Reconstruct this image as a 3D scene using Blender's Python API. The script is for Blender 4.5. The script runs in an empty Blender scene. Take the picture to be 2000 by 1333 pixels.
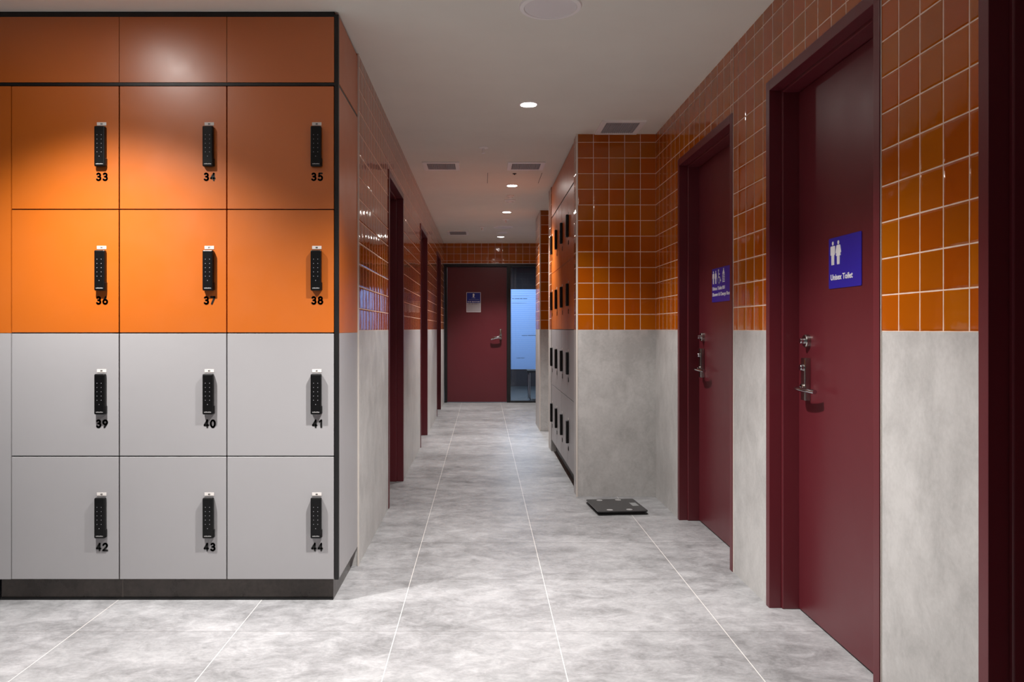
import bpy, bmesh, math, random
from mathutils import Vector, Matrix
random.seed(7)
SC = bpy.context.scene
COL = SC.collection
PI = math.pi

# ---------------------------------------------------------------- camera, world, exposure
FPX, VX, VY, CAMZ = 1520.0, 943.0, 643.0, 1.11
cd = bpy.data.cameras.new('camera'); cam = bpy.data.objects.new('camera', cd); COL.objects.link(cam)
cam.location = (0, 0, CAMZ); cam.rotation_euler = (PI/2, 0, 0)
cd.sensor_width = 36; cd.lens = FPX/2000*36
cd.shift_x = (1000-VX)/2000; cd.shift_y = -(666.5-VY)/2000
cd.clip_start = 0.05
SC.camera = cam
w = bpy.data.worlds.new('world'); SC.world = w; w.use_nodes = True
w.node_tree.nodes['Background'].inputs[0].default_value = (0.02, 0.02, 0.025, 1)
SC.view_settings.view_transform = 'Standard'; SC.view_settings.look = 'None'
SC.view_settings.gamma = 1; SC.view_settings.use_curve_mapping = False
SC.view_settings.exposure = 0.0
SC.cycles.use_denoising = True
SC.cycles.diffuse_bounces = 7; SC.cycles.max_bounces = 12; SC.cycles.glossy_bounces = 6
SC.cycles.caustics_reflective = False; SC.cycles.caustics_refractive = False
SC.cycles.sample_clamp_indirect = 6

LIGHT = 280.0          # watts of one downlight
LCOL = (1.0, 0.968, 0.935)

H = 2.40               # ceiling
XL, XR = -0.583, 1.143 # corridor side walls
ZT = 1.103             # top of the grey wainscot, foot of the tiles
YF = 3.16              # face of the numbered lockers
YA = 5.15              # alcove wall
YE = 11.72             # end wall

# ---------------------------------------------------------------- materials
class NT:
    def __init__(s, name):
        s.m = bpy.data.materials.new(name); s.m.use_nodes = True
        s.t = s.m.node_tree; s.b = s.t.nodes['Principled BSDF']; s.out = s.t.nodes['Material Output']
    def n(s, typ, **kw):
        nd = s.t.nodes.new(typ)
        for k, v in kw.items(): setattr(nd, k, v)
        return nd
    def link(s, a, b): s.t.links.new(a, b)
    def put(s, sock, v):
        if isinstance(v, bpy.types.NodeSocket): s.link(v, sock)
        else: sock.default_value = v
    def math(s, op, a, b=0.0, c=None, clamp=False):
        nd = s.n('ShaderNodeMath', operation=op, use_clamp=clamp)
        s.put(nd.inputs[0], a); s.put(nd.inputs[1], b)
        if c is not None: s.put(nd.inputs[2], c)
        return nd.outputs[0]
    def mix(s, f, a, b):
        nd = s.n('ShaderNodeMix', data_type='RGBA'); s.put(nd.inputs[0], f)
        s.put(nd.inputs[6], a); s.put(nd.inputs[7], b); return nd.outputs[2]
    def fmix(s, f, a, b):
        nd = s.n('ShaderNodeMix', data_type='FLOAT'); s.put(nd.inputs[0], f)
        s.put(nd.inputs[2], a); s.put(nd.inputs[3], b); return nd.outputs[0]
    def ramp(s, v, a, b, lo=0.0, hi=1.0):
        nd = s.n('ShaderNodeMapRange'); s.put(nd.inputs[0], v)
        nd.inputs[1].default_value = a; nd.inputs[2].default_value = b
        nd.inputs[3].default_value = lo; nd.inputs[4].default_value = hi; return nd.outputs[0]
    def pos(s):
        g = s.n('ShaderNodeNewGeometry'); sp = s.n('ShaderNodeSeparateXYZ'); s.link(g.outputs['Position'], sp.inputs[0])
        sn = s.n('ShaderNodeSeparateXYZ'); s.link(g.outputs['True Normal'], sn.inputs[0])
        return g.outputs['Position'], sp.outputs, sn.outputs
    def noise(s, vec, scale, detail=4, rough=0.55, stretch=None, dist=0.0):
        if stretch:
            mp = s.n('ShaderNodeMapping'); s.link(vec, mp.inputs[0]); mp.inputs['Scale'].default_value = stretch; vec = mp.outputs[0]
        nd = s.n('ShaderNodeTexNoise'); s.link(vec, nd.inputs['Vector'])
        nd.inputs['Scale'].default_value = scale; nd.inputs['Detail'].default_value = detail
        nd.inputs['Roughness'].default_value = rough; nd.inputs['Distortion'].default_value = dist
        return nd.outputs['Fac']
    def set(s, **kw):
        for k, v in kw.items(): s.put(s.b.inputs[k.replace('_', ' ')], v)

def srgb(r, g, b):
    f = lambda c: (c/255/12.92) if c <= 10 else ((c/255+0.055)/1.055)**2.4
    return (f(r), f(g), f(b), 1)

def plain(name, rgb, rough=0.5, metal=0.0, spec=0.5, mottle=0.04, coat=0.0, ior=1.5):
    N = NT(name); p, _, _ = N.pos()
    f = N.noise(p, 3.0, 3); c = srgb(*rgb)
    N.set(Base_Color=N.mix(N.ramp(f, .3, .7), tuple(x*(1-mottle) for x in c[:3])+(1,), tuple(min(1, x*(1+mottle)) for x in c[:3])+(1,)),
          Roughness=N.ramp(N.noise(p, 7.0, 3), .3, .7, rough*.93, rough*1.07), Metallic=metal, Specular_IOR_Level=spec, IOR=ior)
    if coat: N.set(Coat_Weight=coat, Coat_Roughness=.12)
    return N.m

def emit(name, rgb, strength):
    N = NT(name); N.set(Base_Color=(0, 0, 0, 1), Emission_Color=rgb, Emission_Strength=strength); return N.m

TP = 0.1036
def tile_mat(name, phx, phy):
    N = NT(name); p, x, n = N.pos()
    side = N.math('GREATER_THAN', N.math('ABSOLUTE', n[0]), 0.5)
    u = N.fmix(side, N.math('SUBTRACT', x[0], phx), N.math('SUBTRACT', x[1], phy))
    v = N.math('SUBTRACT', x[2], ZT)
    us, vs = N.math('DIVIDE', u, TP), N.math('DIVIDE', v, TP)
    iu, iv = N.math('FLOOR', us), N.math('FLOOR', vs)
    fu, fv = N.math('FRACT', us), N.math('FRACT', vs)
    def edge(f): return N.math('MULTIPLY', N.math('MINIMUM', f, N.math('SUBTRACT', 1.0, f)), TP)
    cb = N.n('ShaderNodeCombineXYZ'); N.link(iu, cb.inputs[0]); N.link(iv, cb.inputs[1]); N.link(N.math('ADD', N.math('MULTIPLY', side, 7.0), N.math('SIGN', x[0])), cb.inputs[2])
    wn = N.n('ShaderNodeTexWhiteNoise', noise_dimensions='3D'); N.link(cb.outputs[0], wn.inputs[0])
    sp = N.n('ShaderNodeSeparateColor'); N.link(wn.outputs['Color'], sp.inputs[0])
    r1, r2, r3 = sp.outputs
    wob = N.math('MULTIPLY', N.math('SUBTRACT', N.noise(p, 26, 2), .5), 0.0016)
    e = N.math('ADD', N.math('MINIMUM', edge(fu), edge(fv)), wob)
    tile = N.ramp(e, .0013, .0023)               # 1 on the glaze, 0 on the grout
    cu, cv = N.math('SUBTRACT', fu, .5), N.math('SUBTRACT', fv, .5)
    tilt = N.math('ADD', N.math('MULTIPLY', cu, N.math('SUBTRACT', r1, .5)), N.math('MULTIPLY', cv, N.math('SUBTRACT', r2, .5)))
    dome = N.math('MULTIPLY', N.math('ADD', N.math('MULTIPLY', cu, cu), N.math('MULTIPLY', N.math('MULTIPLY', cv, cv), .5)), N.math('ADD', -.5, N.math('MULTIPLY', r3, -.9)))
    rip = N.noise(p, 17, 2, .5)
    h = N.math('ADD', N.math('MULTIPLY', tilt, .0016), N.math('MULTIPLY', dome, .0024))
    h = N.math('ADD', h, N.math('MULTIPLY', rip, .0009))
    h = N.math('ADD', h, N.ramp(e, .0012, .007, 0, .0012))
    bp = N.n('ShaderNodeBump'); bp.inputs['Strength'].default_value = .8; bp.inputs['Distance'].default_value = 1.0
    N.link(h, bp.inputs['Height'])
    val = N.math('ADD', .9, N.math('MULTIPLY', r2, .2))
    hs = N.n('ShaderNodeHueSaturation'); hs.inputs['Color'].default_value = srgb(168, 83, 8); N.link(val, hs.inputs['Value'])
    N.link(N.math('ADD', .494, N.math('MULTIPLY', r1, .012)), hs.inputs['Hue'])
    N.set(Base_Color=N.mix(tile, srgb(232, 205, 186), hs.outputs[0]), Roughness=N.fmix(tile, .8, .07), Normal=bp.outputs[0], Specular_IOR_Level=.55)
    return N.m

def stone_mat(name, a, b, rough, floor=False):
    N = NT(name); p, x, n = N.pos()
    if floor:
        big = N.noise(p, 1.7, 5, .6, (1, 1.7, 1), .4); fine = N.noise(p, 12, 10, .76, (.8, 1.1, 1), .5); speck = N.noise(p, 90, 4, .7, (.6, 1, 1))
    else:
        big = N.noise(p, 2.2, 5, .6, (1, 1, .7), .3); fine = N.noise(p, 10, 7, .66, (1, 1, .7), .4); speck = N.noise(p, 70, 3, .6)
    f = N.math('ADD', N.math('ADD', N.math('MULTIPLY', big, .36), N.math('MULTIPLY', fine, .48)), N.math('MULTIPLY', speck, .16))
    f = N.ramp(f, .39, .61)
    col = N.mix(f, srgb(*a), srgb(*b))
    if floor:
        gt = N.math('GREATER_THAN', x[0], .268)
        us = N.math('DIVIDE', N.math('SUBTRACT', x[0], .268), N.fmix(gt, .5865, .62))
        vs = N.math('DIVIDE', N.math('SUBTRACT', x[1], 2.855), .594)
        cb = N.n('ShaderNodeCombineXYZ'); N.link(N.math('FLOOR', us), cb.inputs[0]); N.link(N.math('FLOOR', vs), cb.inputs[1])
        wn = N.n('ShaderNodeTexWhiteNoise', noise_dimensions='2D'); N.link(cb.outputs[0], wn.inputs[0])
        k = N.ramp(wn.outputs[0], 0, 1, .9, 1.05)
        mu = N.n('ShaderNodeMix', data_type='RGBA', blend_type='MULTIPLY'); mu.inputs[0].default_value = 1
        N.link(col, mu.inputs[6]); cc = N.n('ShaderNodeCombineColor')
        for i in range(3): N.link(k, cc.inputs[i])
        N.link(cc.outputs[0], mu.inputs[7]); col = mu.outputs[2]
        fu = N.math('FRACT', us); fv = N.math('FRACT', vs)
        du = N.math('MULTIPLY', N.math('MINIMUM', fu, N.math('SUBTRACT', 1.0, fu)), .59)
        dv = N.math('MULTIPLY', N.math('MINIMUM', fv, N.math('SUBTRACT', 1.0, fv)), .594)
        ju = N.ramp(du, .0008, .0018, .75, 0); jv = N.ramp(dv, .0012, .0022, .6, 0)
        col = N.mix(jv, col, srgb(92, 90, 88))
        col = N.mix(ju, col, srgb(226, 221, 216))
    bp = N.n('ShaderNodeBump'); bp.inputs['Strength'].default_value = .12; bp.inputs['Distance'].default_value = .004; N.link(fine, bp.inputs['Height'])
    N.set(Base_Color=col, Roughness=N.ramp(fine, .3, .7, rough-.06, rough+.06), Normal=bp.outputs[0], Specular_IOR_Level=.4)
    return N.m

def glass_mat():
    N = NT('clear_glass'); t = N.n('ShaderNodeBsdfTransparent'); t.inputs[0].default_value = (.86, .9, .95, 1)
    g = N.n('ShaderNodeBsdfGlossy'); g.inputs['Roughness'].default_value = .02
    fr = N.n('ShaderNodeFresnel'); fr.inputs[0].default_value = 1.5
    mx = N.n('ShaderNodeMixShader'); N.link(fr.outputs[0], mx.inputs[0]); N.link(t.outputs[0], mx.inputs[1]); N.link(g.outputs[0], mx.inputs[2])
    N.link(mx.outputs[0], N.out.inputs[0]); return N.m

def film_mat():
    N = NT('frosted_blue_film'); p, x, n = N.pos()
    ln = N.math('FRACT', N.math('DIVIDE', x[2], .0305))
    st = N.ramp(N.math('ABSOLUTE', N.math('SUBTRACT', ln, .5)), .22, .34)
    c = N.mix(st, (.62, .75, .95, 1), (.5, .66, .93, 1))
    a = N.n('ShaderNodeBsdfDiffuse'); b = N.n('ShaderNodeBsdfTranslucent'); N.link(c, a.inputs[0]); N.link(c, b.inputs[0])
    mx = N.n('ShaderNodeMixShader'); mx.inputs[0].default_value = .75; N.link(a.outputs[0], mx.inputs[1]); N.link(b.outputs[0], mx.inputs[2])
    N.link(mx.outputs[0], N.out.inputs[0]); return N.m

M = dict(
    tile=tile_mat('glazed_orange_tile', .7312, 2.139), tile_far=tile_mat('glazed_orange_tile_far', -.539, 2.139),
    stone=stone_mat('grey_wall_porcelain', (168, 166, 164), (198, 196, 194), .42),
    floor=stone_mat('grey_floor_porcelain', (114, 114, 115), (170, 170, 172), .42, True),
    ceiling=plain('ceiling_paint', (236, 235, 226), .8, spec=.2, mottle=.02),
    orange=plain('orange_laminate', (190, 96, 18), .36, spec=.9, ior=1.58, mottle=.015),
    grey=plain('grey_laminate', (160, 158, 160), .4, spec=.4, mottle=.015),
    carcass=plain('dark_carcass', (14, 10, 9), .7, spec=.2),
    black=plain('black_powder_coat', (16, 15, 16), .45),
    lock=plain('black_plastic', (9, 9, 10), .38, spec=.3),
    key=plain('key_print', (150, 150, 155), .5), mark=plain('mark_print', (170, 168, 168), .5),
    ink=plain('black_ink', (10, 8, 8), .5), sticker=plain('white_sticker', (228, 222, 218), .5),
    kick=stone_mat('dark_plinth_stone', (62, 55, 51), (90, 81, 76), .3),
    red=plain('burgundy_paint', (94, 30, 38), .36, spec=.6, mottle=.02),
    steel=plain('satin_steel', (176, 172, 168), .22, metal=1.0),
    trim=plain('pale_edge_trim', (214, 206, 198), .4),
    white=plain('white_plastic', (252, 250, 249), .45), grille=plain('grey_grille', (176, 174, 178), .6),
    spk=plain('speaker_mesh', (236, 233, 234), .6), slot=plain('vent_recess', (70, 66, 66), .7),
    lens=emit('lamp_lens', (1, .95, .9, 1), 90.0),
    lens_strong=emit('lamp_lens_strong', (1, .96, .92, 1), 200.0),
    blue=plain('blue_sign', (44, 36, 158), .35), navy=plain('navy_sign', (22, 38, 130), .4), print=plain('white_print', (235, 233, 236), .5),
    paper=plain('grey_paper', (178, 172, 176), .5),
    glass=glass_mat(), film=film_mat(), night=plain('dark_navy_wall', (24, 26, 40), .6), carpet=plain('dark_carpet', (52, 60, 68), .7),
    chrome=plain('chrome', (200, 200, 205), .12, metal=1.0), scale=plain('black_glass_top', (30, 30, 32), .18), pad=plain('brushed_pad', (150, 149, 149), .4),
    lcd=plain('grey_lcd', (132, 134, 134), .35), bench=plain('dark_bench_top', (32, 34, 42), .5))

# ---------------------------------------------------------------- mesh helpers
class MB:
    def __init__(s): s.b = bmesh.new(); s.mats = []
    def mi(s, m):
        if m not in s.mats: s.mats.append(m)
        return s.mats.index(m)
    def _fin(s, vs, mat, mx=None):
        fs = {f for v in vs for f in v.link_faces}
        i = s.mi(mat)
        for f in fs: f.material_index = i
        if mx is not None: bmesh.ops.transform(s.b, matrix=mx, verts=list(vs))
        return s
    def box(s, x0, x1, y0, y1, z0, z1, mat, bev=0.0, mx=None, seg=2):
        r = bmesh.ops.create_cube(s.b, size=1.0)['verts']
        for v in r: v.co = Vector(((x0+x1)/2+v.co.x*(x1-x0), (y0+y1)/2+v.co.y*(y1-y0), (z0+z1)/2+v.co.z*(z1-z0)))
        if bev:
            es = list({e for v in r for e in v.link_edges})
            q = bmesh.ops.bevel(s.b, geom=es, offset=bev, segments=seg, profile=.5, affect='EDGES')
            r = list({v for f in q['faces'] for v in f.verts} | {v for v in r if v.is_valid})
            full = set(r)
            for v in list(full):
                for f in v.link_faces: full |= set(f.verts)
            r = list(full)
        return s._fin(r, mat, mx)
    def lathe(s, prof, mat, mx=None, seg=32):
        """prof: (radius, height) pairs turned about local Z"""
        rings = []; vs = []
        for r, h in prof:
            if r < 1e-6: ring = [s.b.verts.new((0, 0, h))]
            else: ring = [s.b.verts.new((r*math.cos(2*PI*k/seg), r*math.sin(2*PI*k/seg), h)) for k in range(seg)]
            rings.append(ring); vs += ring
        for a, c in zip(rings, rings[1:]):
            for k in range(seg):
                q = [a[k % len(a)], a[(k+1) % len(a)], c[(k+1) % len(c)], c[k % len(c)]]
                q = list(dict.fromkeys(q))
                if len(q) > 2:
                    try: s.b.faces.new(q)
                    except ValueError: pass
        return s._fin(vs, mat, mx)
    def prism(s, pts, d0, d1, mat, mx=None):
        """outline in local XZ, thickness along Y from d0 to d1"""
        a = [s.b.verts.new((x, d0, z)) for x, z in pts]; c = [s.b.verts.new((x, d1, z)) for x, z in pts]
        s.b.faces.new(a); s.b.faces.new(c[::-1]); n = len(pts)
        for k in range(n): s.b.faces.new([a[k], c[k], c[(k+1) % n], a[(k+1) % n]])
        return s._fin(a+c, mat, mx)
    def tube(s, path, rad, mat, seg=10, flat=1.0):
        rings = []; vs = []
        P = [Vector(p) for p in path]
        for i, p in enumerate(P):
            t = (P[min(i+1, len(P)-1)]-P[max(i-1, 0)]).normalized()
            up = Vector((0, 0, 1)) if abs(t.z) < .9 else Vector((0, 1, 0))
            a = t.cross(up).normalized(); c = a.cross(t)
            ring = [s.b.verts.new(p+a*rad*math.cos(2*PI*k/seg)+c*rad*flat*math.sin(2*PI*k/seg)) for k in range(seg)]
            rings.append(ring); vs += ring
        for a, c in zip(rings, rings[1:]):
            for k in range(seg): s.b.faces.new([a[k], a[(k+1) % seg], c[(k+1) % seg], c[k]])
        s.b.faces.new(rings[0][::-1]); s.b.faces.new(rings[-1])
        return s._fin(vs, mat)
    def stroke(s, pts, half, d0, d1, mat, mx=None):
        for (x0, z0), (x1, z1) in zip(pts, pts[1:]):
            dx, dz = x1-x0, z1-z0; L = math.hypot(dx, dz)
            if L < 1e-9: continue
            a = math.atan2(dz, dx); out = []
            for k in range(6): t = a-PI/2+PI*k/5; out.append((x1+half*math.cos(t), z1+half*math.sin(t)))
            for k in range(6): t = a+PI/2+PI*k/5; out.append((x0+half*math.cos(t), z0+half*math.sin(t)))
            s.prism(out, d0, d1, mat, mx)
        return s
    def mesh(s, name):
        bmesh.ops.recalc_face_normals(s.b, faces=s.b.faces[:])
        me = bpy.data.meshes.new(name); s.b.to_mesh(me); s.b.free()
        for m in s.mats: me.materials.append(m)
        return me
    def build(s, name, parent=None, smooth=False, data=None):
        me = s.mesh(name)
        if smooth:
            for p in me.polygons: p.use_smooth = True
            me.set_sharp_from_angle(angle=math.radians(38))
        return ob(name, me, parent)

def ob(name, me, parent=None):
    o = bpy.data.objects.new(name, me); COL.objects.link(o)
    if parent: o.parent = parent
    return o
def tag(o, label, cat, group=None):
    o['label'] = label; o['category'] = cat
    if group: o['group'] = group
    return o
def thing(name, label, cat, loc=(0, 0, 0), rz=0.0, group=None):
    o = bpy.data.objects.new(name, None); COL.objects.link(o); o.location = loc; o.rotation_euler = (0, 0, rz)
    o.empty_display_size = .1
    return tag(o, label, cat, group)
def struct(o): o['kind'] = 'structure'; return o
def copy_tree(o, parent=None):
    c = o.copy(); COL.objects.link(c)
    if parent: c.parent = parent
    for ch in list(o.children): copy_tree(ch, c)
    return c
def T(x, y, z): return Matrix.Translation((x, y, z))

def text_mesh(body, height, mat, mx, bold=0.0, width=None, depth=.0012):
    """lettering in local XZ facing -Y, cap height given, left-bottom at the matrix origin"""
    cu = bpy.data.curves.new('lettering', 'FONT'); cu.body = body; cu.size = 1.0; cu.offset = bold; cu.extrude = .01; cu.resolution_u = 3
    o = bpy.data.objects.new('lettering', cu); COL.objects.link(o)
    dg = bpy.context.evaluated_depsgraph_get(); me = bpy.data.meshes.new_from_object(o.evaluated_get(dg))
    bpy.data.objects.remove(o); bpy.data.curves.remove(cu)
    xs = [v.co.x for v in me.vertices]; x0, x1 = min(xs), max(xs)
    k = height/.7; kx = k if width is None else width/(x1-x0)
    for v in me.vertices:
        x, y, z = v.co; v.co = mx @ Vector(((x-x0)*kx, -(z+.01)/.02*depth, y*k))
    me.materials.clear(); me.materials.append(mat)
    return me

def arc(cx, cz, rx, rz, a0, a1, n=14):
    return [(cx+rx*math.cos(math.radians(a0+(a1-a0)*k/n)), cz+rz*math.sin(math.radians(a0+(a1-a0)*k/n))) for k in range(n+1)]
DIG = {
    '0': [arc(.3, .5, .3, .5, 0, 360, 24)], '1': [[(.04, .8), (.3, 1), (.3, 0)]],
    '2': [arc(.29, .72, .28, .28, 170, -35)+[(.0, 0), (.6, 0)]],
    '3': [arc(.27, .76, .24, .24, 150, -80)+[(.2, .53)], arc(.27, .27, .28, .27, 82, -150)],
    '4': [[(.43, 0), (.43, 1), (.02, .28), (.57, .28)]],
    '5': [[(.52, 1), (.14, 1), (.09, .55)]+arc(.26, .32, .3, .32, 122, -145)],
    '6': [arc(.29, .3, .29, .3, 0, 360, 20), [(.03, .43), (.4, 1)]],
    '7': [[(.0, 1), (.56, 1), (.14, 0)]],
    '8': [arc(.3, .77, .23, .23, 0, 360, 20), arc(.3, .27, .29, .27, 0, 360, 20)],
    '9': [arc(.29, .7, .29, .3, 0, 360, 20), [(.55, .57), (.18, 0)]]}
def digits(mb, txt, cx, z0, h, half, mat, d0, d1, gap=.26):
    adv = [(.6 if c != '1' else .34) for c in txt]; tot = sum(adv)+gap*(len(txt)-1)
    x = cx-tot*h/2
    for c, a in zip(txt, adv):
        for st in DIG[c]: mb.stroke([(x+px*h, z0+pz*h) for px, pz in st], half, d0, d1, mat)
        x += (a+gap)*h

# ---------------------------------------------------------------- ceiling fittings with their lamps
def downlight(x, y, label, power=1.0, size=100, proto=[None], lens='lens'):
    t = thing('downlight', label, 'ceiling light', (x, y, H), 0, 'recessed downlights')
    if proto[0] is None:
        a = MB().lathe([(.044, -.004), (.047, -.007), (.056, -.005), (.058, 0), (.044, 0)], M['white']).mesh('trim_ring')
        b = MB().lathe([(0, -.0065), (.03, -.006), (.044, -.0035)], M['lens']).mesh('lens')
        proto[0] = (a, b)
    ob('trim_ring', proto[0][0], t); ln = ob('lens', proto[0][1] if lens == 'lens' else MB().lathe([(0, -.0065), (.03, -.006), (.044, -.0035)], M[lens]).mesh('lens'), t)
    l = bpy.data.lights.new('lamp', 'SPOT'); l.energy = LIGHT*power; l.color = LCOL; l.spot_size = math.radians(size); l.spot_blend = 1.0; l.shadow_soft_size = .035
    lo = bpy.data.objects.new('lamp', l); COL.objects.link(lo); lo.parent = t; lo.location = (0, 0, -.03)
    return t
downlight(.262, 4.456, 'large bright downlight nearest the big round speaker on the corridor ceiling', .66)
downlight(.262, 6.977, 'bright downlight just beyond the right square ceiling vent', .72)
downlight(.262, 8.56, 'bright downlight between the white smoke detector and the far sprinkler', .72)
downlight(.25, 10.85, 'smallest bright downlight farthest down the corridor, near the far tiled wall', .8)
downlight(.10, 2.50, 'downlight over the near corridor beside the corner of the numbered lockers', 1.45, 110)
downlight(-1.50, 2.53, 'downlight over the floor in front of the numbered orange lockers', 1.18, 112, lens='lens_strong')
downlight(-1.50, .15, 'unseen downlight added over the open floor away from the lockers', 1.1)  # added out of view to brighten the ceiling near the camera
downlight(-1.50, -1.7, 'unseen downlight added over the open floor by the rear wall', 1.2)  # also added out of view, lifts the near ceiling by floor bounce

# ---------------------------------------------------------------- the setting
def wall_run(name, x0, x1, y0, y1, openings=(), tile='tile'):
    """wall running along Y, grey below, tiles above, door openings left free: (ya, yb, ztop)"""
    mb = MB(); y = y0
    for a, c, zt in sorted(openings):
        mb.box(x0, x1, y, a, 0, ZT, M['stone']); mb.box(x0, x1, y, a, ZT, H, M[tile])
        mb.box(x0, x1, a, c, zt, H, M[tile]); y = c
    mb.box(x0, x1, y, y1, 0, ZT, M['stone']); mb.box(x0, x1, y, y1, ZT, H, M[tile])
    return struct(mb.build(name))
D1, D2, D3 = (3.55, 4.55), (2.232, 3.13), (.892, 1.79)
L1, L2, L3 = (4.80, 5.70), (7.26, 8.16), (9.86, 10.76)
ZD = 2.10
struct(MB().box(-2.3, 1.5, -2.6, YE+.02, -.1, 0, M['floor']).build('floor'))
struct(MB().box(-2.4, 1.5, -2.6, YE+.1, H, H+.1, M['ceiling']).build('ceiling'))
wall_run('wall_right', XR, XR+.16, -2.5, YE, [(a, c, ZD) for a, c in (D1, D2, D3)])
wall_run('wall_left', XL-.16, XL, 3.645, YE, [(a, c, ZD) for a, c in (L1, L2, L3)])
struct(MB().box(-2.3, 1.3, -2.6, -2.5, 0, H, M['night']).build('wall_rear'))
mb = MB(); mb.box(-2.4, -2.3, -2.6, YF+.6, 0, ZT, M['night']); mb.box(-2.4, -2.3, -2.6, YF+.6, ZT, H, M['night'])
struct(mb.build('wall_side'))
def block(name, x0, x1, y0, y1):
    mb = MB(); mb.box(x0, x1, y0, y1, 0, ZT, M['stone']); mb.box(x0, x1, y0, y1, ZT, H, M['tile']); return struct(mb.build(name))
XB = .620
block('wall_alcove', XB, XR, YA, 5.295)
block('wall_niche', XB, XR, 7.066, 7.29)
block('wall_pillar', XB, XR, 8.46, 9.12)
mb = MB(); mb.box(XL-.16, 1.303, YE, YE+.14, 2.092, H, M['tile_far'])
mb.box(.93, 1.303, YE, YE+.14, 0, ZT, M['stone']); mb.box(.93, 1.303, YE, YE+.14, ZT, 2.092, M['tile_far'])
struct(mb.build('wall_far'))
# pale metal edge trims
struct(MB().box(XB-.003, XB+.008, YA-.004, YA+.010, 0, H-.001, M['trim']).build('trim_alcove'))
struct(MB().box(XB-.003, XB+.006, 7.279, 7.293, 0, H-.001, M['trim']).build('trim_niche'))
struct(MB().box(XB-.003, XB+.006, 8.456, 8.466, 0, H-.001, M['trim']).build('trim_pillar'))
struct(MB().box(XL-.004, XL+.003, 3.641, 3.650, 0, H-.001, M['trim']).build('trim_left'))
for k, (a, c) in enumerate((D2, D1)): struct(MB().box(XR-.0025, XR+.003, a-.003, a-.0005, 0, H-.001, M['trim']).build('trim_door_%d' % (k+1)))
struct(MB().box(XL, .93, YE-.008, YE, 2.092, 2.100, M['trim']).build('trim_far'))

# ---------------------------------------------------------------- doors in the side walls
def lever_set(parent, mx, bolt=True):
    """door furniture: local X along the door towards its hinges, Y out of the door, Z up; origin at the plate's centre line on the leaf"""
    def bld(mb, name, par):
        bmesh.ops.transform(mb.b, matrix=mx, verts=mb.b.verts[:]); return mb.build(name, par, True)
    h = MB(); h.box(-.02, .02, 0, .022, .836, .999, M['steel'], .003)
    hd = bld(h, 'handle_plate', parent)
    c = MB().lathe([(0, .012), (.011, .012), (.013, .009), (.013, 0)], M['chrome'], T(0, .022, .962) @ Matrix.Rotation(-PI/2, 4, 'X'))
    bld(c, 'key_cylinder', hd)
    p = [(0, .02, .883), (0, .036, .883), (.004, .046, .883), (.014, .052, .883), (.03, .054, .883), (.06, .053, .882), (.1, .049, .881), (.135, .043, .88), (.146, .038, .879)]
    bld(MB().lathe([(.017, 0), (.017, .006), (.012, .008)], M['steel'], T(0, .022, .883) @ Matrix.Rotation(-PI/2, 4, 'X')).tube(p, .011, M['chrome'], 14, .75), 'lever', hd)
    if bolt:
        b = MB().lathe([(.025, 0), (.025, .014), (.022, .017), (0, .017)], M['steel'], T(0, 0, 1.064) @ Matrix.Rotation(-PI/2, 4, 'X'))
        d = bld(b, 'deadbolt', parent)
        bld(MB().lathe([(.011, 0), (.011, .014), (.009, .016), (0, .016)], M['chrome'], T(0, .017, 1.064) @ Matrix.Rotation(-PI/2, 4, 'X')), 'thumb_turn', d)

def side_door(n, xw, s, ya, yb, handle=True):
    """xw wall face, s=+1 when the door lies towards +X"""
    r = bpy.data.objects.new('door_%d' % n, None); COL.objects.link(r); r.location = (xw, (ya+yb)/2, 0); struct(r); r.empty_display_size = .1
    cy = (ya+yb)/2; a, c = ya-cy, yb-cy
    def bx(mb, x0, x1, *rest, **k): mb.box(min(s*x0, s*x1), max(s*x0, s*x1), *rest, **k)
    f = MB(); st, fw = .051, .040
    for lo, hi, j in ((a, a+fw, 0), (c-fw, c, 1)):
        bx(f, -.005, .0425, lo+.002, hi-.002, 0, ZD-.002, M['red'], bev=.0015)
        b0, b1 = (a+.002, a+st) if j == 0 else (c-st, c-.002)
        bx(f, .0425, .158, b0, b1, 0, ZD-.002, M['red'], bev=.004)
    bx(f, -.005, .0425, a+fw-.002, c-fw+.002, ZD-fw-.002, ZD-.002, M['red'], bev=.0015)
    bx(f, .0425, .158, a+st-.006, c-st+.006, ZD-st-.002, ZD-.002, M['red'], bev=.004)
    f.build('door_frame', r)
    l = MB(); bx(l, .107, .147, a+st+.002, c-st-.002, .007, ZD-st-.005, M['red'], bev=.001); lf = l.build('door_leaf', r)
    if handle:
        mx = Matrix(((0, -s, 0, s*.107), (-1, 0, 0, c-st-.092), (0, 0, 1, 0), (0, 0, 0, 1)))
        lever_set(r, mx)
    return r
side_door(1, XR, 1, *D1); side_door(2, XR, 1, *D2); side_door(3, XR, 1, *D3, handle=False)
side_door(4, XL, -1, *L1, handle=False); side_door(5, XL, -1, *L2, handle=False); side_door(6, XL, -1, *L3, handle=False)

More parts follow.
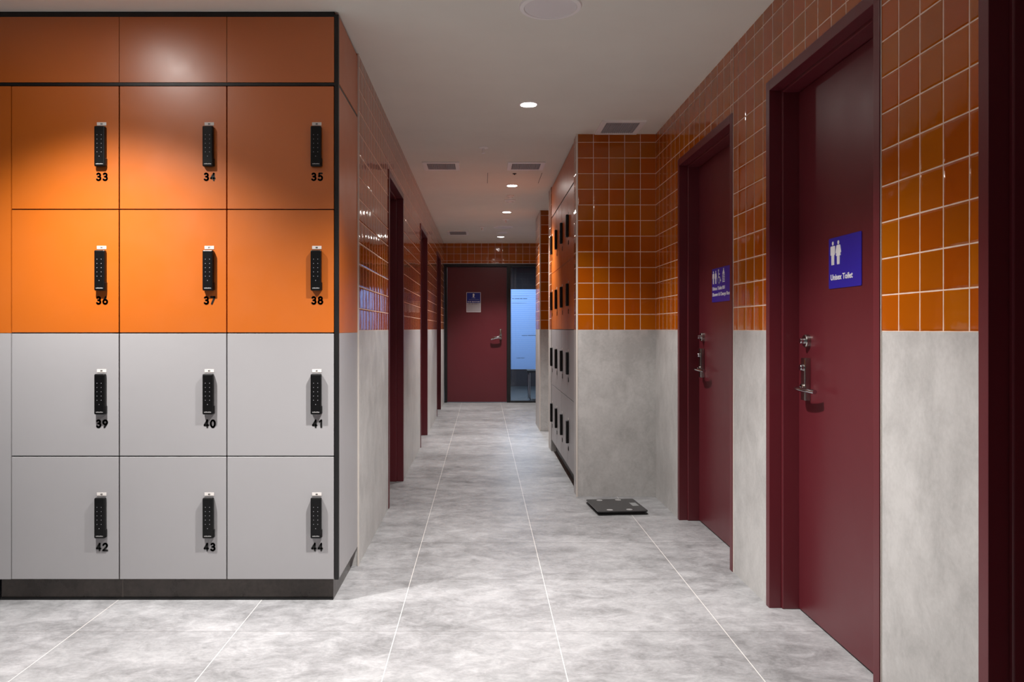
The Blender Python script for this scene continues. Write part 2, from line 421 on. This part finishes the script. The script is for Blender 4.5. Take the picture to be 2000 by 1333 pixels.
# end door and its glazed sidelight
r = bpy.data.objects.new('door_7', None); COL.objects.link(r); r.location = (-.09, YE, 0); struct(r)
f = MB()
f.box(-.487, -.450, 0, .12, 0, 2.088, M['black'], .002); f.box(.454, .509, 0, .12, 0, 2.088, M['black'], .002); f.box(-.45, .454, 0, .12, 2.050, 2.088, M['black'], .002)
f.build('door_frame', r)
MB().box(-.447, .451, .03, .07, .008, 2.046, M['red'], .001).build('door_leaf', r)
lv = MB(); lv.box(.342, .375, .012, .03, .955, 1.108, M['steel'], .003); hp = lv.build('handle_plate', r, True)
MB().tube([(.358, .014, .985), (.358, -.03, .985), (.345, -.042, .985), (.31, -.045, .982), (.27, -.042, .975), (.235, -.036, .965), (.22, -.02, .955)], .014, M['chrome'], 12, 1.3).build('lever', hp, True)
r = bpy.data.objects.new('window_1', None); COL.objects.link(r); r.location = (.68, YE, 0); struct(r)
f = MB(); f.box(-.258, .25, 0, .12, 2.052, 2.088, M['black'], .002); f.box(-.258, .25, 0, .12, 0, .022, M['black'], .002); f.box(.212, .25, 0, .12, .022, 2.052, M['black'], .002)
f.build('window_frame', r)
MB().box(-.258, .212, .05, .06, .022, 2.052, M['glass']).build('glass_pane', r)
fm = MB(); fm.box(-.256, .210, .062, .064, .50, 1.712, M['film']); fl = fm.build('frosted_film', r); fl['label'] = 'pale blue striped privacy film on the glass'
def word(mb, x0, x1, z, h, d, mat, seed):
    rn = random.Random(seed); x = x0
    while x < x1:
        wd = rn.uniform(.006, .011)
        if rn.random() > .14: mb.box(x, min(x+wd*.75, x1), d-.001, d, z, z+h*rn.uniform(.7, 1), mat)
        x += wd
pr = MB(); word(pr, -.236, -.01, 1.565, .012, .049, M['ink'], 1); word(pr, -.09, .12, 1.006, .010, .049, M['ink'], 2); word(pr, -.17, -.05, .668, .008, .049, M['ink'], 3)
word(pr, -.24, .02, 1.605, .006, .049, M['grille'], 4); word(pr, -.24, -.02, 1.50, .006, .049, M['grille'], 5)
pr.build('film_lettering', r)
# the dim room beyond the glass
struct(MB().box(-.9, 1.9, YE+.02, 15.2, -.1, -.001, M['carpet']).build('floor_beyond'))
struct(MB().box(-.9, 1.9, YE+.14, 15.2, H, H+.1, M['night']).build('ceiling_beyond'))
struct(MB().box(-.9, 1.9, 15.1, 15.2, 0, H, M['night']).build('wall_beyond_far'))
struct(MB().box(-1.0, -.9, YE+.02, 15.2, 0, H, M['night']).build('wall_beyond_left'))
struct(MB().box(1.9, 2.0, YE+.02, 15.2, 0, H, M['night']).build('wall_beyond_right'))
t = thing('bench', 'dark-topped bench on steel legs behind the glass sidelight', 'bench', (1.05, 12.25, 0))
MB().box(-.36, .36, -.2, .2, .43, .468, M['bench'], .004).build('bench_top', t)
for sx in (-.32, .32):
    for sy in (-.17, .17):
        MB().lathe([(.018, 0), (.018, .012), (.014, .015), (.014, .43)], M['chrome'], T(sx, sy, 0), 16).build('leg', t, True)
    MB().box(sx-.012, sx+.012, -.155, .155, .395, .42, M['chrome']).build('rail', t)
t = thing('film_backlight', 'unseen cool white panel added to light the blue film from behind', 'lamp', (.42, 12.9, 2.395))  # panel and its area light added out of sight to backlight the film
MB().box(-.3, .3, -.3, .3, -.02, 0, M['white'], .004).build('backlight_housing', t)
MB().box(-.27, .27, -.27, .27, -.024, -.0205, emit('cool_backlight', (.72, .86, 1, 1), 6.0)).build('diffuser', t)
l = bpy.data.lights.new('lamp', 'AREA'); l.energy = 95; l.color = (.82, .92, 1); l.size = .5
lo = bpy.data.objects.new('lamp', l); COL.objects.link(lo); lo.parent = t; lo.location = (0, -.0, -.04)

# ---------------------------------------------------------------- lockers
CW = .437
def lock_meshes():
    b = MB(); b.box(-.0215, .0215, -.020, 0, -.082, .082, M['lock'], .0045)
    body = b.mesh('lock')
    g = MB(); g.box(.0205, .0235, -.014, 0, -.079, -.048, M['lock'], .001); pull = g.mesh('finger_pull')
    k = MB()
    for i in range(5):
        for x in (-.0085, .0085): k.box(x-.0011, x+.0011, -.0206, -.0199, .045-i*.0172-.0013, .045-i*.0172+.0013, M['key'])
    k.box(-.0011, .0011, -.0206, -.0199, -.0425, -.0395, M['key']); keys = k.mesh('keypad')
    m = MB(); rn = random.Random(3); x = -.0135
    while x < .013:
        m.box(x, x+.0022, -.0206, -.0199, -.0735, -.0735+rn.choice((.0028, .0036)), M['mark']); x += .0029
    return body, pull, keys, m.mesh('maker_mark')
LK = lock_meshes()
cache = {}
def locker(loc, rz, w, h, colour, num, lock_x, lock_z, label, group, cat='locker', depth=.46):
    t = thing('locker', label, cat, loc, rz, group)
    key = (round(w, 4), round(h, 4), colour)
    if key not in cache:
        d = MB().box(.0023, w-.0023, 0, .018, .0023, h-.0023, M[colour], .0008, seg=1).mesh('door')
        c = MB(); c.box(.001, w-.001, .0195, depth, .001, h-.001, M['carcass']); cache[key] = (d, c.mesh('carcass'))
    ob('carcass', cache[key][1], t); ob('door', cache[key][0], t)
    lk = ob('lock', LK[0], t); lk.location = (lock_x, -.0002, lock_z)
    for nm, me in zip(('finger_pull', 'keypad', 'maker_mark'), LK[1:]): ob(nm, me, lk)
    s = MB(); s.box(lock_x-.0185, lock_x+.0195, -.0012, -.0002, lock_z+.0875, lock_z+.1005, M['sticker']); st = s.build('sticker', t)
    d = MB(); digits(d, num, lock_x, lock_z+.0912, .0052, .0007, M['ink'], -.0016, -.0012); d.build('printed_number', st)
    d = MB(); digits(d, num, lock_x+.002, lock_z-.1345, .0275, .0036, M['ink'], -.0010, -.0001, .36); d.build('number', t)
    return t
CX = [-1.9147, -1.4765, -1.0395, -.603]
ZR = [.0913, .5924, 1.0934, 1.596, 2.0985]
place = ['left column', 'middle column', 'right column']
n = 33
for row in range(4):                       # from the top down
    z0, z1 = ZR[3-row], ZR[4-row]
    colr = 'orange' if row < 2 else 'grey'
    for c in range(3):
        lz = [1.11+(643-y)*YF/1520 for y in (287.5, 529, 770, 1011)][row]-z0
        locker((CX[c], YF, z0), 0, CX[c+1]-CX[c], z1-z0, colr, str(n), CX[c+1]-CX[c]-.0715, lz,
               '%s locker numbered %d, %s, %s of the near wall' % (colr, n, ['top row', 'second row', 'third row', 'bottom row'][row], place[c]),
               'numbered lockers of the near wall')
        n += 1
# filler, pelmet, end panels, plinth and black reveals
mb = MB(); mb.box(-2.298, -1.9165, YF, YF+.018, 1.0934+.001, 2.0965, M['orange']); o = mb.build('filler_panel')
tag(o, 'plain orange filler panel at the left edge beside lockers 33 and 36', 'panel', 'filler panels left of the lockers')
o = MB().box(-2.298, -1.9165, YF, YF+.018, .093, 1.0934-.001, M['grey']).build('filler_panel')
tag(o, 'plain grey filler panel at the left edge beside lockers 39 and 42', 'panel', 'filler panels left of the lockers')
for k, (a, c, lb) in enumerate(((-2.298, CX[1], 'dark orange pelmet panel above locker 33 at the left edge'), (CX[1], CX[2], 'orange pelmet panel with a pale highlight above locker 34'), (CX[2], CX[3], 'orange pelmet panel above locker 35 beside the black corner'))):
    tag(MB().box(a+.0012, c-.0012, YF, YF+.018, 2.1125, 2.378, M['orange']).build('pelmet_panel'), lb, 'panel', 'pelmet panels over the near lockers')
XS = -.586
for z0, z1, m, lb in ((2.112, 2.386, 'orange', 'uppermost orange end panel of the near lockers under the ceiling'), (1.0934, 2.098, 'orange', 'tall orange end panel on the corridor side of the near lockers'), (.0913, 1.0924, 'grey', 'grey end panel on the corridor side of the near lockers')):
    tag(MB().box(XS-.018, XS, YF+.0185, 3.640, z0, z1, M[m], .0008, seg=1).build('end_panel'), lb, 'panel', 'end panels of the near lockers')
mb = MB(); mb.box(-.6025, XS, YF, YF+.018, .0913, 2.388, M['black'])
mb.box(-2.298, -.6025, YF+.002, YF+.018, 2.0995, 2.1115, M['black']); mb.box(-2.298, -.6025, YF, YF+.018, 2.379, H-.001, M['black'])
mb.box(XS-.016, XS-.002, YF+.019, 3.638, 2.0985, 2.1115, M['black']); mb.box(-2.298, -.607, YF+.02, 3.60, 2.1005, H-.001, M['carcass'])
struct(mb.build('trim_reveal'))
o = MB().box(-1.972, -.6125, YF+.030, 3.60, 0, .090, M['kick']).build('plinth'); tag(o, 'dark stone plinth under the near numbered lockers', 'plinth')
o2 = MB(); o2.box(-1.972, -.6125, YF+.0265, YF+.0298, 0, .010, M['black']); o2 = o2.build('sealant_strip', o)

# the second bank, set into the right side of the corridor
RW, RY = .4375, 7.054
ZQ = [.106, .608, 1.1055, 1.607, 2.109]
col_words = ['farthest column', 'third column from tiled alcove', 'second column from tiled alcove', 'column beside tiled alcove']
for c in range(4):                         # far to near
    for row in range(4):
        z0, z1 = ZQ[3-row], ZQ[4-row]; colr = 'orange' if row < 2 else 'grey'
        locker((XB+.004, RY-c*RW, z0), -PI/2, RW, z1-z0, colr, str(45+(row*4+c)), .0715, (z1-z0)*.5+.003,
               '%s corridor locker on the right, %s, %s' % (colr, ['top row', 'second row', 'third row', 'bottom row'][row], col_words[c]),
               'lockers of the corridor bank')
o = MB().box(XB+.004, XB+.022, RY-4*RW, RY, 2.121, 2.386, M['orange']).build('pelmet_panel'); tag(o, 'long orange pelmet panel above the lockers on the right of the corridor', 'panel')
mb = MB(); mb.box(XB+.024, 1.08, RY-4*RW, RY, 2.1105, H-.001, M['carcass']); mb.box(XB+.008, XB+.0235, RY-4*RW, RY, 2.1095, 2.1205, M['black']); struct(mb.build('trim_header'))
tag(MB().box(XB+.045, 1.08, RY-4*RW, RY, 0, .104, M['black']).build('plinth'), 'black recessed plinth under the corridor lockers on the right', 'plinth')

# ---------------------------------------------------------------- ceiling fittings without lamps
def speaker(x, y, label):
    t = thing('ceiling_speaker', label, 'speaker', (x, y, H), 0, 'round ceiling speakers')
    MB().lathe([(.104, -.004), (.106, -.008), (.122, -.006), (.126, 0), (.104, 0)], M['white'], None, 48).build('rim', t, True)
    MB().lathe([(0, -.0075), (.06, -.007), (.1035, -.0045), (.1035, -.001)], M['spk'], None, 48).build('grille', t, True)
    return t
speaker(.270, 3.11, 'large round white speaker at the top edge of the corridor ceiling')
speaker(.258, 9.85, 'round white speaker far down the corridor ceiling')
def vent(x0, x1, y0, y1, label):
    t = thing('ceiling_vent', label, 'vent', ((x0+x1)/2, (y0+y1)/2, H), 0, 'square ceiling vents')
    a, b = (x1-x0)/2, (y1-y0)/2; fr = .034; f = MB()
    for q in ((-a, a, -b, -b+fr), (-a, a, b-fr, b), (-a, -a+fr, -b+fr, b-fr), (a-fr, a, -b+fr, b-fr)): f.box(*q, -.010, 0, M['white'], .002)
    f.build('frame', t)
    MB().box(-a+fr, a-fr, -b+fr, b-fr, -.002, 0, M['slot']).build('backing', t)
    g = MB(); nb = 16
    for k in range(1, nb):
        yy = -b+fr+(2*b-2*fr)*k/nb; g.box(-a+fr, a-fr, yy-.0022, yy+.0022, -.008, -.0022, M['grille'])
    for k in range(1, nb):
        xx = -a+fr+(2*a-2*fr)*k/nb; g.box(xx-.0022, xx+.0022, -b+fr, b-fr, -.0078, -.0022, M['grille'])
    g.build('grille', t)
vent(-.470, -.182, 5.995, 6.285, 'square vent on the left of the corridor ceiling beside the sprinkler')
vent(.194, .484, 5.995, 6.285, 'square vent in the corridor ceiling just before the second downlight')
vent(.735, 1.012, 4.80, 5.128, 'square vent on the ceiling right above the tiled alcove')
vent(-.475, -.19, 10.20, 10.62, 'small dim vent at the far left end of the corridor ceiling')
def sprinkler(x, y, label, r=.036):
    t = thing('sprinkler', label, 'sprinkler', (x, y, H), 0, 'ceiling sprinklers')
    MB().lathe([(r, 0), (r, -.003), (r*.7, -.008), (0, -.008)], M['white']).build('escutcheon', t, True)
    MB().lathe([(.008, -.008), (.008, -.028), (.005, -.03), (.005, -.038)], M['white'], None, 16).build('stem', t, True)
    MB().lathe([(0, -.038), (.014, -.038), (.014, -.041), (0, -.041)], M['white'], None, 16).build('deflector', t, True)
sprinkler(.004, 5.53, 'white sprinkler head near the middle of the corridor ceiling, nearest of the three')
sprinkler(.27, 9.16, 'white sprinkler head in line with the far downlights', .044)
sprinkler(-.01, 9.85, 'small faint sprinkler head left of the far round speaker')
def disc(name, x, y, r, label, cat, dome=True):
    t = thing(name, label, cat, (x, y, H))
    MB().lathe([(r, 0), (r, -.008), (r*.9, -.012), (r*.62, -.014), (0, -.014)], M['white']).build('base', t, True)
    if dome: MB().lathe([(r*.6, -.014), (r*.5, -.026), (0, -.03)], M['white'], None, 24).build('dome', t, True)
disc('smoke_detector', .272, 7.78, .058, 'white round smoke detector between the second and third bright downlights', 'smoke detector')
disc('motion_sensor', .268, 7.52, .036, 'small white round sensor just before the smoke detector', 'sensor')
disc('smoke_detector', .266, 10.35, .07, 'flat white disc detector beyond the far round speaker', 'smoke detector', False)
disc('motion_sensor', .25, 11.35, .045, 'tiny white disc at the far end of the ceiling by the tiled wall', 'sensor', False)
t = thing('indicator_light', 'tiny dark indicator dot on the ceiling behind the right vent', 'indicator', (.263, 6.45, H))
MB().lathe([(.016, 0), (.016, -.004), (.008, -.006), (0, -.006)], M['slot'], None, 16).build('base', t, True); MB().lathe([(.006, -.006), (.004, -.012), (0, -.013)], M['black'], None, 12).build('lens', t, True)
t = thing('access_panel', 'flush ceiling access panel behind the right vent, edges showing as thin lines', 'access panel', (.265, 6.65, H))
MB().box(-.222, .222, -.222, .222, -.0003, 0, M['ceiling']).build('panel', t)
f = MB()
for q in ((-.226, -.2225, -.226, .226), (.2225, .226, -.226, .226)): f.box(*q, -.0016, 0, M['slot'])
f.build('edge_gap', t)

# ---------------------------------------------------------------- signs on the doors
def figure(mb, cx, z0, h, kind, d=-.0035):
    k = h; m = M['print']; d0, d1 = d, d+.0015
    P = lambda pts: [(cx+x*k, z0+z*k) for x, z in pts]
    mb.prism(P(arc(0, .915, .075, .085, 0, 345, 16)), d0, d1, m)
    if kind == 'man':
        mb.prism(P([(-.19, .8), (.19, .8), (.21, .76), (.21, .42), (.14, .42), (.13, .7), (.12, 0), (.02, 0), (.005, .4), (-.005, .4), (-.02, 0), (-.12, 0), (-.13, .7), (-.14, .42), (-.21, .42), (-.21, .76)]), d0, d1, m)
    else:
        mb.prism(P([(-.13, .81), (.13, .81), (.17, .77), (.25, .5), (.18, .46), (.115, .64), (.21, .36), (.12, .36), (.11, 0), (.02, 0), (.01, .36), (-.01, .36), (-.02, 0), (-.11, 0), (-.12, .36), (-.21, .36), (-.115, .64), (-.18, .46), (-.25, .5), (-.17, .77)]), d0, d1, m)
ID = Matrix.Identity(4)
def sign(label, loc, w, h):
    t = thing('toilet_sign', label, 'sign', loc, -PI/2, 'blue toilet signs')
    q = []
    rr = .006
    for cx, cz, a0 in ((w-rr, h-rr, 0), (rr, h-rr, 90), (rr, rr, 180), (w-rr, rr, 270)): q += arc(cx, cz, rr, rr, a0, a0+90, 4)
    MB().prism(q, -.002, 0, M['blue']).build('sign_plate', t); return t
XD = XR+.107
t = sign('blue sign with two figures reading Unisex Toilet on the near burgundy door', (XD-.0004, 2.806, 1.254), .242, .18)
f = MB(); figure(f, .034, .0835, .084, 'man'); figure(f, .077, .0835, .084, 'woman'); f.build('pictogram', t)
ob('lettering', text_mesh('Unisex Toilet', .020, M['print'], T(.017, -.002, .03), .02, .165), t)
t = sign('blue sign with four symbols reading Shower & Change Room, partly hidden by a door frame', (XD-.0004, 4.235, 1.254), .35, .18)
f = MB(); figure(f, .028, .098, .070, 'man'); figure(f, .070, .098, .070, 'woman')
wc = [(.118, .163), (.118, .135)]; f.prism(arc(.118, .166, .006, .006, 0, 345, 12), -.0035, -.002, M['print'])
f.stroke([(.118, .156), (.119, .130), (.140, .130), (.149, .110), (.156, .112)], .0032, -.0035, -.002, M['print']); f.stroke([(.118, .146), (.136, .146)], .003, -.0035, -.002, M['print'])
f.stroke(arc(.125, .117, .019, .019, 115, 345, 16), .0028, -.0035, -.002, M['print'])
f.prism([(.186, .142), (.222, .142), (.214, .157), (.207, .163), (.207, .172), (.201, .172), (.201, .163), (.194, .157)], -.0035, -.002, M['print'])
for i in range(5):
    for j in range(4): f.box(.185+j*.0105, .185+j*.0105+.006, -.0035, -.002, .134-i*.0085, .134-i*.0085+.0045, M['print'])
f.build('pictogram', t)
ob('lettering', text_mesh('Unisex Toilet RH', .018, M['print'], T(.012, -.002, .064), .018, .212), t)
ob('lettering', text_mesh('Shower & Change Room', .018, M['print'], T(.012, -.002, .032), .018, .318), t)
t = thing('door_notice', 'portrait blue and grey ICE BATHS notice on the door at the far end', 'sign', (-.247, YE+.0298, 1.364))
MB().box(0, .216, -.002, 0, 0, .30, M['print']).build('sign_plate', t)
MB().box(.006, .210, -.003, -.002, .140, .294, M['navy']).build('header_panel', t)
MB().box(.006, .210, -.003, -.002, .006, .139, M['paper']).build('text_panel', t)
e = MB(); e.prism([(.088, .225), (.100, .232), (.106, .225), (.118, .228), (.116, .245), (.124, .262), (.116, .278), (.104, .282), (.094, .272), (.099, .262), (.090, .254), (.102, .248)], -.004, -.003, M['print']); word(e, .082, .132, .212, .008, -.003, M['print'], 9); e.build('emblem', t)
e = MB(); word(e, .03, .19, .188, .005, -.003, M['grille'], 31); e.build('small_print', t)
ob('lettering', text_mesh('ICE BATHS', .017, M['print'], T(.018, -.003, .150), .02, .18), t)
e = MB(); word(e, .035, .18, .122, .008, -.003, M['ink'], 11)
e.build('small_print', t); e = MB()
for k in range(6): word(e, .03, .19, .100-k*.014, .003, -.003, M['grille'], 20+k)
e.build('small_print', t)

# ---------------------------------------------------------------- bathroom scale on the floor
t = thing('bathroom_scale', 'black bathroom scale with four metal pads on the floor before the tiled alcove', 'scale', (.822, 4.80, 0), math.radians(5))
def rrect(a, b, r):
    q = []
    for cx, cy, a0 in ((a-r, b-r, 0), (-a+r, b-r, 90), (-a+r, -b+r, 180), (a-r, -b+r, 270)): q += arc(cx, cy, r, r, a0, a0+90, 5)
    return q
RX = Matrix.Rotation(PI/2, 4, 'X')
MB().prism(rrect(.152, .167, .012), .018, .024, M['scale'], RX).build('glass_top', t)
MB().prism(rrect(.140, .155, .012), .008, .018, M['black'], RX).build('base', t)
MB().prism(rrect(.152, .167, .012), .003, .008, M['black'], RX).build('base_plate', t)
for sx in (-.118, .118):
    for sy in (-.13, .13): MB().lathe([(.012, 0), (.012, .003), (0, .003)], M['black'], T(sx, sy, 0), 12).build('foot', t)
for sx in (-.072, .028+.02):
    for sy in (-.128, .135): MB().lathe([(.019, .0241), (.019, .025), (0, .0255)], M['pad'], T(sx, sy, 0), 24).build('contact_pad', t)
MB().box(.095, .135, -.035, .05, .0241, .0246, M['lcd']).build('display', t)
